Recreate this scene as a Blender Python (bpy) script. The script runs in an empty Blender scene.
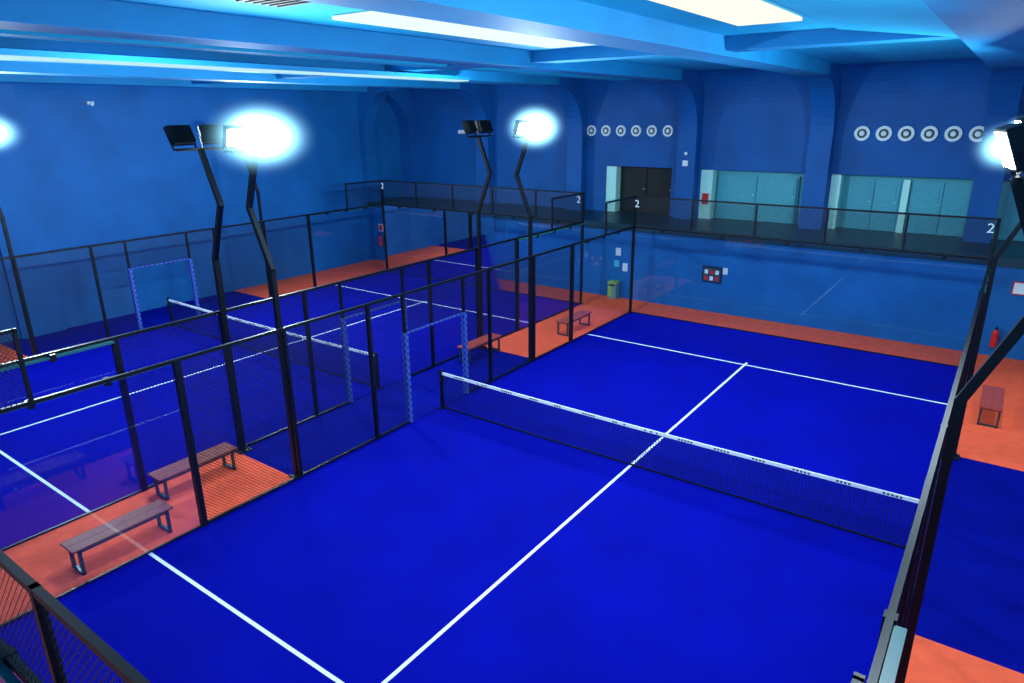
import bpy, bmesh, math, random
from mathutils import Vector, Matrix
random.seed(4)
S=bpy.context.scene
try: S.view_settings.view_transform='Standard'
except Exception: pass

# ------------------------------------------------------------ materials
def newmat(name):
    m=bpy.data.materials.new(name); m.use_nodes=True
    return m,m.node_tree,m.node_tree.nodes['Principled BSDF']
def pbr(name,col,rough=.6,metal=0,noise=0,scale=8,bump=0,bscale=40,emit=None,es=0,spec=.5):
    m,nt,b=newmat(name)
    b.inputs['Base Color'].default_value=(*col,1); b.inputs['Roughness'].default_value=rough
    b.inputs['Metallic'].default_value=metal
    b.inputs['Specular IOR Level'].default_value=spec
    tc=nt.nodes.new('ShaderNodeTexCoord')
    if noise:
        n=nt.nodes.new('ShaderNodeTexNoise'); n.inputs['Scale'].default_value=scale; n.inputs['Detail'].default_value=6
        nt.links.new(tc.outputs['Object'],n.inputs['Vector'])
        r=nt.nodes.new('ShaderNodeMapRange'); r.inputs[1].default_value=.3; r.inputs[2].default_value=.7
        r.inputs[3].default_value=1-noise; r.inputs[4].default_value=1+noise
        nt.links.new(n.outputs[0],r.inputs[0])
        v=nt.nodes.new('ShaderNodeVectorMath'); v.operation='SCALE'; v.inputs[0].default_value=col
        nt.links.new(r.outputs[0],v.inputs['Scale']); nt.links.new(v.outputs[0],b.inputs['Base Color'])
    if bump:
        n2=nt.nodes.new('ShaderNodeTexNoise'); n2.inputs['Scale'].default_value=bscale; n2.inputs['Detail'].default_value=4
        nt.links.new(tc.outputs['Object'],n2.inputs['Vector'])
        bp=nt.nodes.new('ShaderNodeBump'); bp.inputs['Strength'].default_value=bump; bp.inputs['Distance'].default_value=.02
        nt.links.new(n2.outputs[0],bp.inputs['Height']); nt.links.new(bp.outputs[0],b.inputs['Normal'])
    if emit:
        b.inputs['Emission Color'].default_value=(*emit,1); b.inputs['Emission Strength'].default_value=es
    return m
def wire(name,axes,pitch,frac,col=(.004,.006,.012),diag=False):
    """black steel wire mesh: opaque wires, open holes"""
    m=bpy.data.materials.new(name); m.use_nodes=True; nt=m.node_tree; nt.nodes.clear()
    N=nt.nodes.new; Lk=nt.links.new
    tc=N('ShaderNodeTexCoord'); sp=N('ShaderNodeSeparateXYZ'); Lk(tc.outputs['Object'],sp.inputs[0])
    def M(op,a,b=None):
        n=N('ShaderNodeMath'); n.operation=op
        for i,x in enumerate((a,b)):
            if x is None: continue
            if isinstance(x,(int,float)): n.inputs[i].default_value=x
            else: Lk(x,n.inputs[i])
        return n.outputs[0]
    A=sp.outputs[axes[0]]; B=sp.outputs[axes[1]]
    if diag: A,B=M('ADD',A,B),M('SUBTRACT',A,B)
    outs=[M('LESS_THAN',M('FRACT',M('DIVIDE',M('ADD',q,50.0),pitch)),frac) for q in (A,B)]
    mx=M('MAXIMUM',outs[0],outs[1])
    bs=N('ShaderNodeBsdfPrincipled'); bs.inputs['Base Color'].default_value=(*col,1); bs.inputs['Roughness'].default_value=.5
    tr=N('ShaderNodeBsdfTransparent'); mi=N('ShaderNodeMixShader'); o=N('ShaderNodeOutputMaterial')
    Lk(mx,mi.inputs[0]); Lk(tr.outputs[0],mi.inputs[1]); Lk(bs.outputs[0],mi.inputs[2]); Lk(mi.outputs[0],o.inputs[0])
    return m
def glassmat(name,tint):
    m=bpy.data.materials.new(name); m.use_nodes=True; nt=m.node_tree; nt.nodes.clear()
    N=nt.nodes.new; Lk=nt.links.new
    fr=N('ShaderNodeFresnel'); fr.inputs[0].default_value=1.58
    tr=N('ShaderNodeBsdfTransparent'); tr.inputs[0].default_value=(*tint,1)
    gl=N('ShaderNodeBsdfGlossy'); gl.inputs['Roughness'].default_value=.01
    mi=N('ShaderNodeMixShader'); o=N('ShaderNodeOutputMaterial')
    Lk(fr.outputs[0],mi.inputs[0]); Lk(tr.outputs[0],mi.inputs[1]); Lk(gl.outputs[0],mi.inputs[2]); Lk(mi.outputs[0],o.inputs[0])
    return m
def emis(name,col,s):
    m=bpy.data.materials.new(name); m.use_nodes=True; nt=m.node_tree; nt.nodes.clear()
    e=nt.nodes.new('ShaderNodeEmission'); e.inputs[0].default_value=(*col,1); e.inputs[1].default_value=s
    o=nt.nodes.new('ShaderNodeOutputMaterial'); nt.links.new(e.outputs[0],o.inputs[0]); return m
def checker(name,a,b,s):
    m,nt,bb=newmat(name); tc=nt.nodes.new('ShaderNodeTexCoord'); c=nt.nodes.new('ShaderNodeTexChecker')
    c.inputs['Scale'].default_value=s; c.inputs[1].default_value=(*a,1); c.inputs[2].default_value=(*b,1)
    mp=nt.nodes.new('ShaderNodeMapping'); mp.inputs['Location'].default_value=(.013,.017,.011)
    nt.links.new(tc.outputs['Object'],mp.inputs[0]); nt.links.new(mp.outputs[0],c.inputs[0]); nt.links.new(c.outputs[0],bb.inputs['Base Color']); return m
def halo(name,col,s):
    """imitated lens bloom round a lamp: added emission volume fading with distance from the lamp"""
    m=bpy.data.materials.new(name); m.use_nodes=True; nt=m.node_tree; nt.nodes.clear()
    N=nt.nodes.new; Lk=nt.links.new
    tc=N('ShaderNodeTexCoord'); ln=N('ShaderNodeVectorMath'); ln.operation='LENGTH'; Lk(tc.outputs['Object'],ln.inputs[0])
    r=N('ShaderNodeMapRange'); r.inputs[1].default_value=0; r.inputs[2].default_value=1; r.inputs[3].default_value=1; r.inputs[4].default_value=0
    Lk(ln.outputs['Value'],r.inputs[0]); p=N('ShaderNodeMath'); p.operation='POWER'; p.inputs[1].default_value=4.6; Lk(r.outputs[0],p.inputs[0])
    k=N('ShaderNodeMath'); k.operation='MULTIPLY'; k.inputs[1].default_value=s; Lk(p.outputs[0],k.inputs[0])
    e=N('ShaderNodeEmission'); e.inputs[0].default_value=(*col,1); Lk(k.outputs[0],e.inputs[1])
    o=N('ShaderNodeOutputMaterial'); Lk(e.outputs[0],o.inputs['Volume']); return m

TURF=pbr('turf_blue',(.0004,.0026,.275),.9,noise=.13,scale=.7,bump=.35,bscale=220,spec=.04)
GAPBLUE=pbr('turf_blue_walk',(.0005,.004,.22),.9,noise=.12,scale=1.5,bump=.3,bscale=200,spec=.04)
ORANGE=pbr('rubber_orange',(1.0,.125,.055),.8,noise=.10,scale=5,bump=.2,bscale=120,spec=.1)
LINE=pbr('line_white',(.8,.85,.95),.7)
WALL=pbr('wall_paint_blue',(.002,.112,.36),.6,noise=.14,scale=.9,bump=.3,bscale=14,spec=.3)
WALLU=pbr('wall_paint_cobalt',(.002,.092,.34),.6,noise=.14,scale=.9,bump=.3,bscale=14,spec=.3)
CEIL=pbr('ceiling_paint_cyan',(.010,.36,.62),.7,noise=.08,scale=.6,bump=.15,bscale=10,spec=.2)
BEAM=pbr('beam_paint',(.004,.21,.48),.65,noise=.1,scale=.8,bump=.15,bscale=12,spec=.3)
BLACK=pbr('steel_black',(.004,.007,.012),.4,metal=.2,spec=.35)
HOUS=pbr('lamp_housing',(.02,.025,.03),.5,metal=.5)
GREY=pbr('bench_frame_steel',(.05,.11,.13),.4,metal=.6)
SEAT=pbr('bench_seat_wood',(.27,.06,.05),.5,noise=.25,scale=14,spec=.25)
SEATR=pbr('bench_seat_red',(.42,.06,.05),.5,noise=.25,scale=14,spec=.25)
TEAL=pbr('glass_edge_teal',(.02,.15,.17),.4)
GLASS=glassmat('tempered_glass',(.88,.94,.97))
WX=wire('wire_mesh_side','YZ',.065,.16,diag=True); WY=wire('wire_mesh_end','XZ',.065,.18,diag=True)
NETM=wire('net_cord','XZ',.05,.22,col=(.006,.010,.04))
TAPE=pbr('net_tape_white',(.80,.84,.90),.7)
PAD=checker('padding_check',(.008,.03,.30),(.06,.13,.46),13)
LAMP=emis('lamp_glow',(.80,.95,1),60)
PANW=emis('panel_white',(.80,1,.95),1.1)
PANC=emis('panel_cream',(1,1,.86),1.05)
STRIP=emis('strip_cool',(.55,.92,1),.95)
HALO=halo('lamp_bloom',(.30,.75,1),70)  # added glow volume imitating lens bloom, no haze in the air
PALE=pbr('door_paint_pale',(.05,.36,.46),.5,noise=.08)
PALEG=pbr('door_jamb_mint',(.5,.95,.85),.5)
DARK=pbr('dark_opening',(.004,.005,.008),.7)
WHITE=pbr('plastic_white',(.75,.85,.85),.5)
VENTD=pbr('vent_dark',(.02,.05,.06),.5)
RED=pbr('extinguisher_red',(.6,.02,.015),.3)
YEL=pbr('bin_yellow_green',(.26,.42,.05),.5)
BING=pbr('bin_body_grey',(.12,.25,.24),.5)
PAPER=pbr('paper',(.6,.72,.8),.7)
LEDGE=pbr('ledge_dark',(.006,.05,.07),.4)

# ------------------------------------------------------------ mesh builder
class B:
    def __init__(s,name): s.name=name; s.bm=bmesh.new(); s.mats=[]
    def mi(s,m):
        if m not in s.mats: s.mats.append(m)
        return s.mats.index(m)
    def box(s,a,b,m,bev=0):
        lo=[min(a[i],b[i]) for i in range(3)]; hi=[max(a[i],b[i]) for i in range(3)]
        r=bmesh.ops.create_cube(s.bm,size=1); k=s.mi(m)
        for v in r['verts']:
            v.co=Vector([(lo[i]+hi[i])/2+v.co[i]*(hi[i]-lo[i]) for i in range(3)])
        fs={f for v in r['verts'] for f in v.link_faces}
        for f in fs: f.material_index=k
        if bev:
            es=list({e for v in r['verts'] for e in v.link_edges})
            bmesh.ops.bevel(s.bm,geom=es,offset=bev,segments=2,profile=.7,affect='EDGES',material=k)
        return r
    def quad(s,pts,m):
        f=s.bm.faces.new([s.bm.verts.new(p) for p in pts]); f.material_index=s.mi(m)
    def beam(s,p,q,w,h,m,side=Vector((0,1,0))):
        p=Vector(p);q=Vector(q);d=(q-p).normalized()
        u=d.cross(side)
        if u.length<1e-3: u=d.cross(Vector((1,0,0)))
        u.normalize(); v=u.cross(d).normalized()
        c=[]
        for o in (p,q):
            for a,b in((-1,-1),(1,-1),(1,1),(-1,1)): c.append(s.bm.verts.new(o+u*a*w/2+v*b*h/2))
        k=s.mi(m)
        for idx in ((0,1,2,3),(7,6,5,4),(0,4,5,1),(1,5,6,2),(2,6,7,3),(3,7,4,0)):
            s.bm.faces.new([c[i] for i in idx]).material_index=k
    def cyl(s,p,q,r,m,seg=16,r2=None):
        p=Vector(p);q=Vector(q);d=q-p
        rr=bmesh.ops.create_cone(s.bm,cap_ends=True,segments=seg,radius1=r,radius2=r if r2 is None else r2,depth=d.length)
        R=d.to_track_quat('Z','Y').to_matrix().to_4x4(); T=Matrix.Translation((p+q)/2)@R
        k=s.mi(m)
        for v in rr['verts']: v.co=T@v.co
        for f in {f for v in rr['verts'] for f in v.link_faces}: f.material_index=k
    def extr(s,prof,x0,x1,m,axis='x'):
        """profile (depth,z) extruded along x or y"""
        mk=(lambda t,q:(t,q[0],q[1])) if axis=='x' else (lambda t,q:(q[0],t,q[1]))
        a=[s.bm.verts.new(mk(x0,q)) for q in prof]; b=[s.bm.verts.new(mk(x1,q)) for q in prof]
        k=s.mi(m); n=len(prof)
        s.bm.faces.new(a).material_index=k; s.bm.faces.new(b[::-1]).material_index=k
        for i in range(n): s.bm.faces.new([a[i],b[i],b[(i+1)%n],a[(i+1)%n]]).material_index=k
    def obj(s,loc=(0,0,0),rot=0,parent=None):
        bmesh.ops.recalc_face_normals(s.bm,faces=s.bm.faces)
        me=bpy.data.meshes.new(s.name); s.bm.to_mesh(me); s.bm.free()
        for m in s.mats: me.materials.append(m)
        o=bpy.data.objects.new(s.name,me); bpy.context.collection.objects.link(o)
        o.location=loc; o.rotation_euler=(0,0,rot)
        if parent: o.parent=parent
        return o
def empty(name,loc=(0,0,0)):
    o=bpy.data.objects.new(name,None); bpy.context.collection.objects.link(o); o.location=loc; return o

FY=11.6; UY=14.3; LX=-19.6; RX=21.5; CZ=8.0; BZ=7.65
# ------------------------------------------------------------ floor
b=B('floor'); b.box((LX,-14,-.2),(RX,FY,0),GAPBLUE); b.obj()
b=B('floor_walkway_orange')
T=.006
b.box((LX,10.03,0),(RX,FY,T),ORANGE)
b.box((-6.97,4.1,0),(-5.03,10.03,T),ORANGE); b.box((-6.97,-10,0),(-5.03,-4.1,T),ORANGE)
b.box((5.03,4.1,0),(6.97,10.03,T),ORANGE); b.box((5.03,-10,0),(6.97,-2.0,T),ORANGE)
b.box((LX,4.0,0),(-17.03,10.03,T),ORANGE); b.box((LX,-10,0),(-17.03,-4.1,T),ORANGE)
b.box((LX,-14,0),(RX,-10.03,T),ORANGE)
b.obj()
for cx in (0,-12,12):
    b=B('padel_court_turf')
    b.box((-5,-10,0),(5,10,.008),TURF)
    z=.012;w=.028
    for y in (-6.95,6.95): b.box((-4.97,y-w,.008),(4.97,y+w,z),LINE)
    b.box((-w,-7.15,.008),(w,-w-6.95,z),LINE); b.box((-w,-6.95+w,.008),(w,6.95-w,z),LINE); b.box((-w,6.95+w,.008),(w,7.15,z),LINE)
    b.obj((cx,0,0))

# ------------------------------------------------------------ walls
b=B('wall_far_lower')
b.box((LX,FY,0),(RX,FY+.25,2.55),WALL); b.obj()
b=B('balcony_floor')
b.box((LX,FY-.06,2.55),(RX,UY+.8,2.8),LEDGE); b.obj()
b=B('wall_left')
b.box((LX-.3,-14,0),(LX,UY+.8,CZ),WALL)
b.box((LX,-3.5,0),(LX+.14,-2.2,CZ),WALL)
def coveprof(base,dirn,z0,dep,z1):
    pr=[(base,z0)]
    for i in range(11):
        a=math.pi/2*i/10; pr.append((base+dirn*dep*(1-math.cos(a)),z0+(z1-z0)*math.sin(a)))
    pr.append((base,z1)); return pr
# ribs + cove on left wall
b.extr(coveprof(LX,1,7.0,.7,CZ),-14,UY,WALL,'y')
b.extr([(LX,2.8),(LX+.35,2.8)]+[(LX+.35+1.6*(1-math.cos(math.pi/2*i/10)),5.9+(BZ-5.9)*math.sin(math.pi/2*i/10)) for i in range(11)]+[(LX+1.95,CZ),(LX,CZ)],11.3,11.95,WALL,'y')
b.obj()
PX=[-19.3,-14.5,-9.7,-4.9,-.3,4.5,9.3,14.1,18.9]
b=B('wall_far_upper')
LZ=4.62
def wseg(x0,x1,z0,z1,y0=UY,y1=UY+.5,m=WALLU): b.box((x0,y0,z0),(x1,y1,z1),m)
wseg(LX,RX,LZ,CZ)
wseg(LX,-8.45,2.8,LZ); wseg(-5.6,-4.45,2.8,LZ); wseg(-.75,.1,2.8,LZ); wseg(9,RX,2.8,LZ)
wseg(LX,RX,2.8,LZ,UY+.5,UY+.6,PALE)
b.extr(coveprof(UY,-1,6.7,.9,CZ),LX,RX,WALLU)
b.obj()
b=B('wall_pilasters')
for x in PX:
    prof=[(UY,2.8),(UY-.45,2.8),(UY-.45,5.9)]
    for i in range(1,11):
        a=math.pi/2*i/10; prof.append((UY-.45-1.9*(1-math.cos(a)),5.9+(BZ-5.9)*math.sin(a)))
    prof+= [(UY-2.35,CZ),(UY,CZ)]
    b.extr(prof,x-.36,x+.36,WALLU)
b.obj()
# ------------------------------------------------------------ ceiling
b=B('ceiling')
b.box((LX-.3,-14,CZ),(RX,UY+.6,CZ+.2),CEIL)
for x in PX:
    b.box((x-.42,-14,BZ),(x+.42,UY-2.3,CZ),BEAM)
for x in (-17,-12.1,-7.3):
    b.box((x-.25,-14,BZ+.12),(x+.25,UY-.9,CZ),CEIL)
for y in (-9,3.4):
    b.box((LX,y-.3,BZ+.1),(RX,y+.3,CZ),BEAM)
# sloped soffit beside the cream panel
b.quad([(2.15,-8.6,7.97),(4.05,-8.6,7.72),(4.05,3.1,7.72),(2.15,3.1,7.97)],CEIL)
b.obj()
b=B('ceiling_light_panel'); b.box((-3.35,-3.7,7.93),(-1.0,2.2,7.98),PANW); b.obj()
b=B('ceiling_light_panel'); b.box((1.05,-5.5,7.93),(2.05,1.0,7.98),PANC); b.obj()
b=B('ceiling_light_trough'); b.box((-9.15,-9,7.57),(-8.65,5.9,7.60),STRIP); b.box((-9.2,-9,7.60),(-8.6,5.9,7.7),BEAM); b.obj()
b=B('ceiling_vent_grille')
b.box((-2.45,-5.95,7.86),(-1.65,-5.25,7.99),VENTD)
for i in range(6): b.box((-2.4,-5.9+i*.11,7.84),(-1.7,-5.86+i*.11,7.87),DARK)
b.obj()

# ------------------------------------------------------------ fences
def fence(cx,num=True):
    root=empty('padel_court_enclosure',(cx,0,0))
    b=B('frame'); g=B('glass_panels'); w=B('wire_mesh_panels')
    def post(x,y,z0,z1,t=.07): b.box((x-t/2,y-t/2,z0),(x+t/2,y+t/2,z1),BLACK)
    for s in(-1,1):
        x=5*s
        for y in(-6,6): post(x,y,.01,3,.095)
        for y in(-4,4): post(x,y,.01,3,.06)
        for y in(-2,2): post(x,y,.01,3,.075)
        for y in(-1,1): post(x,y,.01,3,.06)
        for y in(-10,10): post(x,y,.01,4.02,.08)
        for y in(-8,8): post(x,y,3,4.02,.05)
        b.box((x-.028,-10,2.96),(x+.028,10,3.015),BLACK)
        for t in(-1,1):
            b.box((x-.025,8*t,3.97),(x+.025,10*t,4.02),BLACK)
            b.box((x-.025,1*t,.01),(x+.025,6*t,.05),BLACK)
            b.box((x-.02,6*t,.01),(x+.02,10*t,.035),BLACK)
            g.quad([(x,6*t,.03),(x,10*t,.03),(x,10*t,2.96),(x,6*t,2.96)],GLASS)
            b.box((x+s*.035,6.05*t,2.93),(x+s*.12,9.95*t,2.965),TEAL)
            for yy in (7,8,9): b.box((x+s*.03,(yy-.04)*t,2.88),(x+s*.13,(yy+.04)*t,3.0),BLACK)
            w.quad([(x,1*t,.03),(x,6*t,.03),(x,6*t,2.96),(x,1*t,2.96)],WX)
            w.quad([(x,8*t,3.0),(x,10*t,3.0),(x,10*t,3.97),(x,8*t,3.97)],WX)
        w.quad([(x,-1,2.12),(x,1,2.12),(x,1,2.96),(x,-1,2.96)],WX)
        # padded gate opening
        for y in(-1,1): b.box((x-.05,y-.05,.02),(x+.05,y+.05,2.13),PAD)
        b.box((x-.02,-1,2.09),(x+.02,1,2.13),PAD)
    for t in(-1,1):
        y=10*t
        for x in(-3,-1,1,3): post(x,y,3,4.02,.055)
        b.box((-5,y-.03,2.95),(5,y+.03,3.015),BLACK); b.box((-5,y-.025,3.97),(5,y+.025,4.02),BLACK)
        b.box((-5,y-.02,.01),(5,y+.02,.035),BLACK)
        b.box((-4.9,y+t*.04,2.93),(4.9,y+t*.10,2.965),TEAL)
        for x in(-4,-2,0,2,4):
            b.box((x-.05,y-.045,2.87),(x+.05,y+.045,3.02),BLACK)
        g.quad([(-5,y,.03),(5,y,.03),(5,y,2.96),(-5,y,2.96)],GLASS)
        w.quad([(-5,y,3.0),(5,y,3.0),(5,y,3.97),(-5,y,3.97)],WY)
    for q in(b,g,w): q.obj(parent=root)
    for x in (-4.88,4.88):
        c=bpy.data.curves.new('court_number','FONT'); c.body='2'; c.size=.34; c.extrude=.01; c.materials.append(WHITE)
        o=bpy.data.objects.new('court_number',c); bpy.context.collection.objects.link(o); o.parent=root
        o.location=(x-.1,9.93,3.66); o.rotation_euler=(math.pi/2,0,0)
    return root
for cx in (0,-12,12): fence(cx)

# ------------------------------------------------------------ nets
for cx in (0,-12,12):
    b=B('padel_net')
    n=24
    def top(x): return .88+.04*(abs(x)/4.9)**1.5
    xs=[-4.9+9.83*i/n for i in range(n+1)]
    for i in range(n):
        a,c=xs[i],xs[i+1]
        b.quad([(a,0,.04),(c,0,.04),(c,0,top(c)-.03),(a,0,top(a)-.03)],NETM)
        b.beam((a,0,top(a)-.03),(c,0,top(c)-.03),.065,.022,TAPE,side=Vector((0,1,0)))
    for x in(-4.9,4.93):
        b.box((x-.035,-.035,.01),(x+.035,.035,.97),BLACK,.008)
        b.box((x-.03,-.11,.01),(x+.03,.11,.03),BLACK)
        b.cyl((x,-.07,.75),(x,.07,.75),.035,HOUS,12)
    b.box((-4.9,-.008,.02),(4.9,.008,.045),BLACK)
    for k in range(14):
        x=-4.5+k*.68
        for j in range(5):
            if random.random()<.85: b.box((x+j*.06,-.014,top(x)-.048),(x+j*.06+.035,-.011,top(x)-.015),GREY)
    b.obj((cx,0,.008))

# ------------------------------------------------------------ flood-light poles
def pole(x,y,s,bloom=1.0):
    """s=+1: outward is +x (lamp looks towards -x)"""
    root=empty('floodlight_pole',(x,y,0))
    b=B('bent_pole')
    t=.085
    pts=[(0,0,.006),(0,0,4.05),(s*.44,0,5.1),(s*.06,0,6.05)]
    for p,q in zip(pts,pts[1:]): b.beam(p,q,t,t,BLACK)
    for p in pts[1:3]: b.box((p[0]-t*.5,-t*.52,p[2]-t*.45),(p[0]+t*.5,t*.52,p[2]+t*.45),BLACK,.01)
    b.box((-.07,-.14,0.007),(.11,.14,.03) if s>0 else (.07,.14,.03),BLACK)
    for a in(-.05,.05):
        for c in(-.11,.11): b.cyl((a,c,.03),(a,c,.055),.015,GREY,8)
    b.beam((s*.06,-.44,6.06),(s*.06,.44,6.06),.05,.05,BLACK,side=Vector((0,0,1)))
    b.obj(parent=root)
    for k in(-.32,.32):
        h=B('lamp_head')
        h.box((-.23,-.05,-.17),(.23,.05,.17),HOUS,.015)
        for i in range(9): h.box((-.2+i*.05-.006,-.11,-.15),(-.2+i*.05+.006,-.05,.15),HOUS)
        h.box((-.20,.05,-.14),(.20,.058,.14),LAMP)
        h.box((-.25,-.015,-.03),(-.235,.015,-.26),BLACK); h.box((.235,-.015,-.03),(.25,.015,-.26),BLACK); h.box((-.25,-.015,-.26),(.25,.015,-.24),BLACK)
        o=h.obj(parent=root)
        d=Vector((-s,0.2*(1 if k>0 else -1),-.42)).normalized()
        o.rotation_euler=d.to_track_quat('Y','Z').to_euler()
        o.location=(0,k,6.30)
        ld=bpy.data.lights.new('lamp_beam','AREA'); ld.shape='RECTANGLE'; ld.size=.4; ld.size_y=.28; ld.energy=PW; ld.color=(.72,.92,1)
        lo=bpy.data.objects.new('lamp_beam',ld); bpy.context.collection.objects.link(lo); lo.parent=root
        lo.location=Vector(o.location)+d*.07; lo.rotation_euler=d.to_track_quat('-Z','Y').to_euler()
    if bloom:  # added glow sphere in place of camera bloom, on chosen lamps only
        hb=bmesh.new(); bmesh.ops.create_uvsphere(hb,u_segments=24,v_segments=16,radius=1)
        me=bpy.data.meshes.new('lamp_bloom'); hb.to_mesh(me); hb.free(); me.materials.append(HALO)
        ho=bpy.data.objects.new('lamp_bloom',me); bpy.context.collection.objects.link(ho); ho.parent=root
        ho.location=(-s*.15*bloom,-.12*bloom if bloom<.9 else 0,6.29); ho.scale=(.88*bloom,1.2*bloom,.76*bloom)
PW=275
for cx in (0,-12,12):
    for s in(-1,1):
        for y in(-4,4):
            if cx==12 and s==1: continue
            bloom=1.0
            if s==1: bloom=0
            if cx==0 and s==1: bloom=.36
            pole(cx+s*5.12,y,s,bloom)

# ------------------------------------------------------------ benches
def bench(x,y,seat,L=1.55):
    b=B('bench')
    for k in range(2): b.box((-.21+k*.212,-L/2,.42),(-.21+k*.212+.208,L/2,.455),seat,.006)
    for yy in(-L/2+.10,L/2-.10):
        for xx in(-.19,.15): b.box((xx,yy-.025,.0),(xx+.04,yy+.025,.42),GREY)
        b.box((-.19,yy-.025,.38),(.19,yy+.025,.42),GREY); b.box((-.19,yy-.025,.0),(.19,yy+.025,.035),GREY)
    for xx in(-.19,.17): b.box((xx-.01,-L/2+.10,.375),(xx+.02,L/2-.10,.42),GREY)
    b.obj((x,y,.007))
bench(-5.44,-7.12,SEAT); bench(-6.48,-5.25,SEAT)
bench(-6.5,3.45,SEATR); bench(-5.55,7.1,SEATR); bench(5.6,6.75,SEATR)

# ------------------------------------------------------------ wall items
for x0,x1,z,r,y in ((-9.15,-5.85,5.98,.21,UY),(.85,4.0,5.93,.23,UY)):
    for i in range(6):
        x=x0+(x1-x0)*i/5
        b=B('round_air_vent')
        b.cyl((0,0,0),(0,-.05,0),r,WHITE,28); b.cyl((0,-.05,0),(0,-.06,0),r*.62,VENTD,28)
        b.cyl((0,-.06,0),(0,-.09,0),r*.36,WHITE,28,r*.3)
        b.obj((x,y,z))
def door(n,x0,x1,z1,leafs,m,frame):
    b=B('door_%d'%n); y=UY+.42
    b.box((x0,y-.02,2.8),(x1,y+.06,z1),frame)
    wd=(x1-x0-.08)/leafs
    for i in range(leafs):
        a=x0+.04+i*wd
        b.box((a+.015,y-.07,2.82),(a+wd-.015,y-.02,z1-.06),m,.008)
        if m is not DARK:
            b.box((a+.12,y-.085,3.0),(a+wd-.12,y-.07,3.6),m); b.box((a+.12,y-.085,3.75),(a+wd-.12,y-.07,z1-.25),m)
        b.cyl((a+wd-.1,y-.14,3.75),(a+wd-.1,y-.07,3.75),.02,WHITE,10)
    b.obj()
door(1,-7.95,-5.62,4.6,2,DARK,DARK)
door(2,-3.9,-1.0,4.45,2,PALE,PALE)
door(3,.6,2.2,4.5,2,PALE,PALE)
door(4,2.45,4.3,4.5,2,PALE,PALE)
door(5,5.0,7.2,4.5,2,PALE,PALE)
b=B('trim_1'); b.box((-8.45,UY+.05,2.8),(-8.0,UY+.45,4.6),PALEG); b.obj()
b=B('trim_2'); b.box((-4.45,UY+.05,2.8),(-4.0,UY+.45,4.6),PALEG); b.obj()
b=B('trim_3'); b.box((.1,UY+.05,2.8),(.4,UY+.45,4.6),PALEG); b.obj()
b=B('trim_4'); b.box((2.22,UY+.3,2.8),(2.42,UY+.45,4.5),PALEG); b.obj()

def sign(name,w,h,m,frame=None):
    b=B(name)
    if frame: b.box((-w/2-.03,-.03,-h/2-.03),(w/2+.03,0,h/2+.03),frame)
    b.box((-w/2,-.04,-h/2),(w/2,-.0 if not frame else -.03,h/2),m)
    return b
b=sign('notice_board',.62,.5,VENTD,BLACK)
for i in range(3):
    for j in range(2): b.box((-.26+i*.19,-.046,-.2+j*.22),(-.14+i*.19,-.04,-.06+j*.22),PAPER if (i+j)%2 else RED)
FS=FY-.003
b.obj((-2.75,FS,1.33))
PC=pbr('paper_cyan',(.05,.45,.6),.6)
sign('paper_notice',.16,.22,PAPER).obj((-2.3,FS,1.5))
sign('paper_notice',.2,.28,PAPER).obj((-6.35,FS,1.75))
sign('paper_notice',.2,.3,PAPER).obj((-6.05,FS,1.2))
sign('paper_notice',.2,.24,PC).obj((-6.4,FS,1.3))
sign('wall_switch_box',.2,.2,WHITE).obj((-4.9,UY-.45,4.85))
sign('wall_switch_box',.1,.1,WHITE).obj((-4.9,UY-.45,5.2))
sign('fire_sign',.25,.4,RED,WHITE).obj((-4.2,UY,3.55))
sign('fire_sign',.25,.3,WHITE,RED).obj((5.75,FS,2.0))
sign('fire_sign',.22,.28,RED,WHITE).obj((-18.9,FS,1.6))
sign('exit_sign',.4,.16,WHITE).obj((-16,UY,5.9))
b=B('wall_camera'); b.box((0,-.1,-.05),(.12,.1,.05),WHITE,.01); b.cyl((.12,0,0),(.2,0,-.05),.05,WHITE,14); b.obj((LX,-.1,7.1))
def ext(x,y,z):
    b=B('fire_extinguisher')
    b.cyl((0,0,0),(0,0,.42),.085,RED,20); b.cyl((0,0,.42),(0,0,.50),.085,RED,20,.035); b.cyl((0,0,.50),(0,0,.55),.03,BLACK,12)
    b.box((-.02,-.09,.55),(.02,.05,.58),BLACK); b.beam((.03,0,.53),(.11,-.02,.2),.02,.02,BLACK); b.box((-.06,.06,.2),(.06,.1,.3),HOUS)
    b.obj((x,y,z))
ext(5.45,FY-.103,.3); ext(-18.9,FY-.103,.75)
b=B('waste_bin')
b.box((-.17,-.15,0),(.17,.15,.58),BING,.03); b.box((-.185,-.165,.58),(.185,.165,.66),YEL,.02); b.box((-.17,-.156,.1),(0,-.15,.5),YEL); b.box((-.1,-.17,.5),(.1,-.15,.56),DARK); b.obj((-6.4,FY-.2,.007))

# ------------------------------------------------------------ world, camera
W=bpy.data.worlds.new('World'); S.world=W; W.use_nodes=True
W.node_tree.nodes['Background'].inputs[0].default_value=(.10,.40,.8,1); W.node_tree.nodes['Background'].inputs[1].default_value=.8
yaw,p,r=-0.628,-0.319,-0.01
f=Vector((math.sin(yaw)*math.cos(p),math.cos(yaw)*math.cos(p),math.sin(p)))
rt=Vector((math.cos(yaw),-math.sin(yaw),0)); up=rt.cross(f)
rr=rt*math.cos(r)+up*math.sin(r); uu=-rt*math.sin(r)+up*math.cos(r)
cam=bpy.data.cameras.new('camera'); co=bpy.data.objects.new('camera',cam); bpy.context.collection.objects.link(co)
M=Matrix((rr,uu,-f)).transposed().to_4x4(); M.translation=Vector((5.195,-11.044,6.569)); co.matrix_world=M
cam.sensor_width=36; cam.lens=682.5/1024*36; cam.shift_x=-.001; cam.clip_start=.05; cam.clip_end=200
S.camera=co
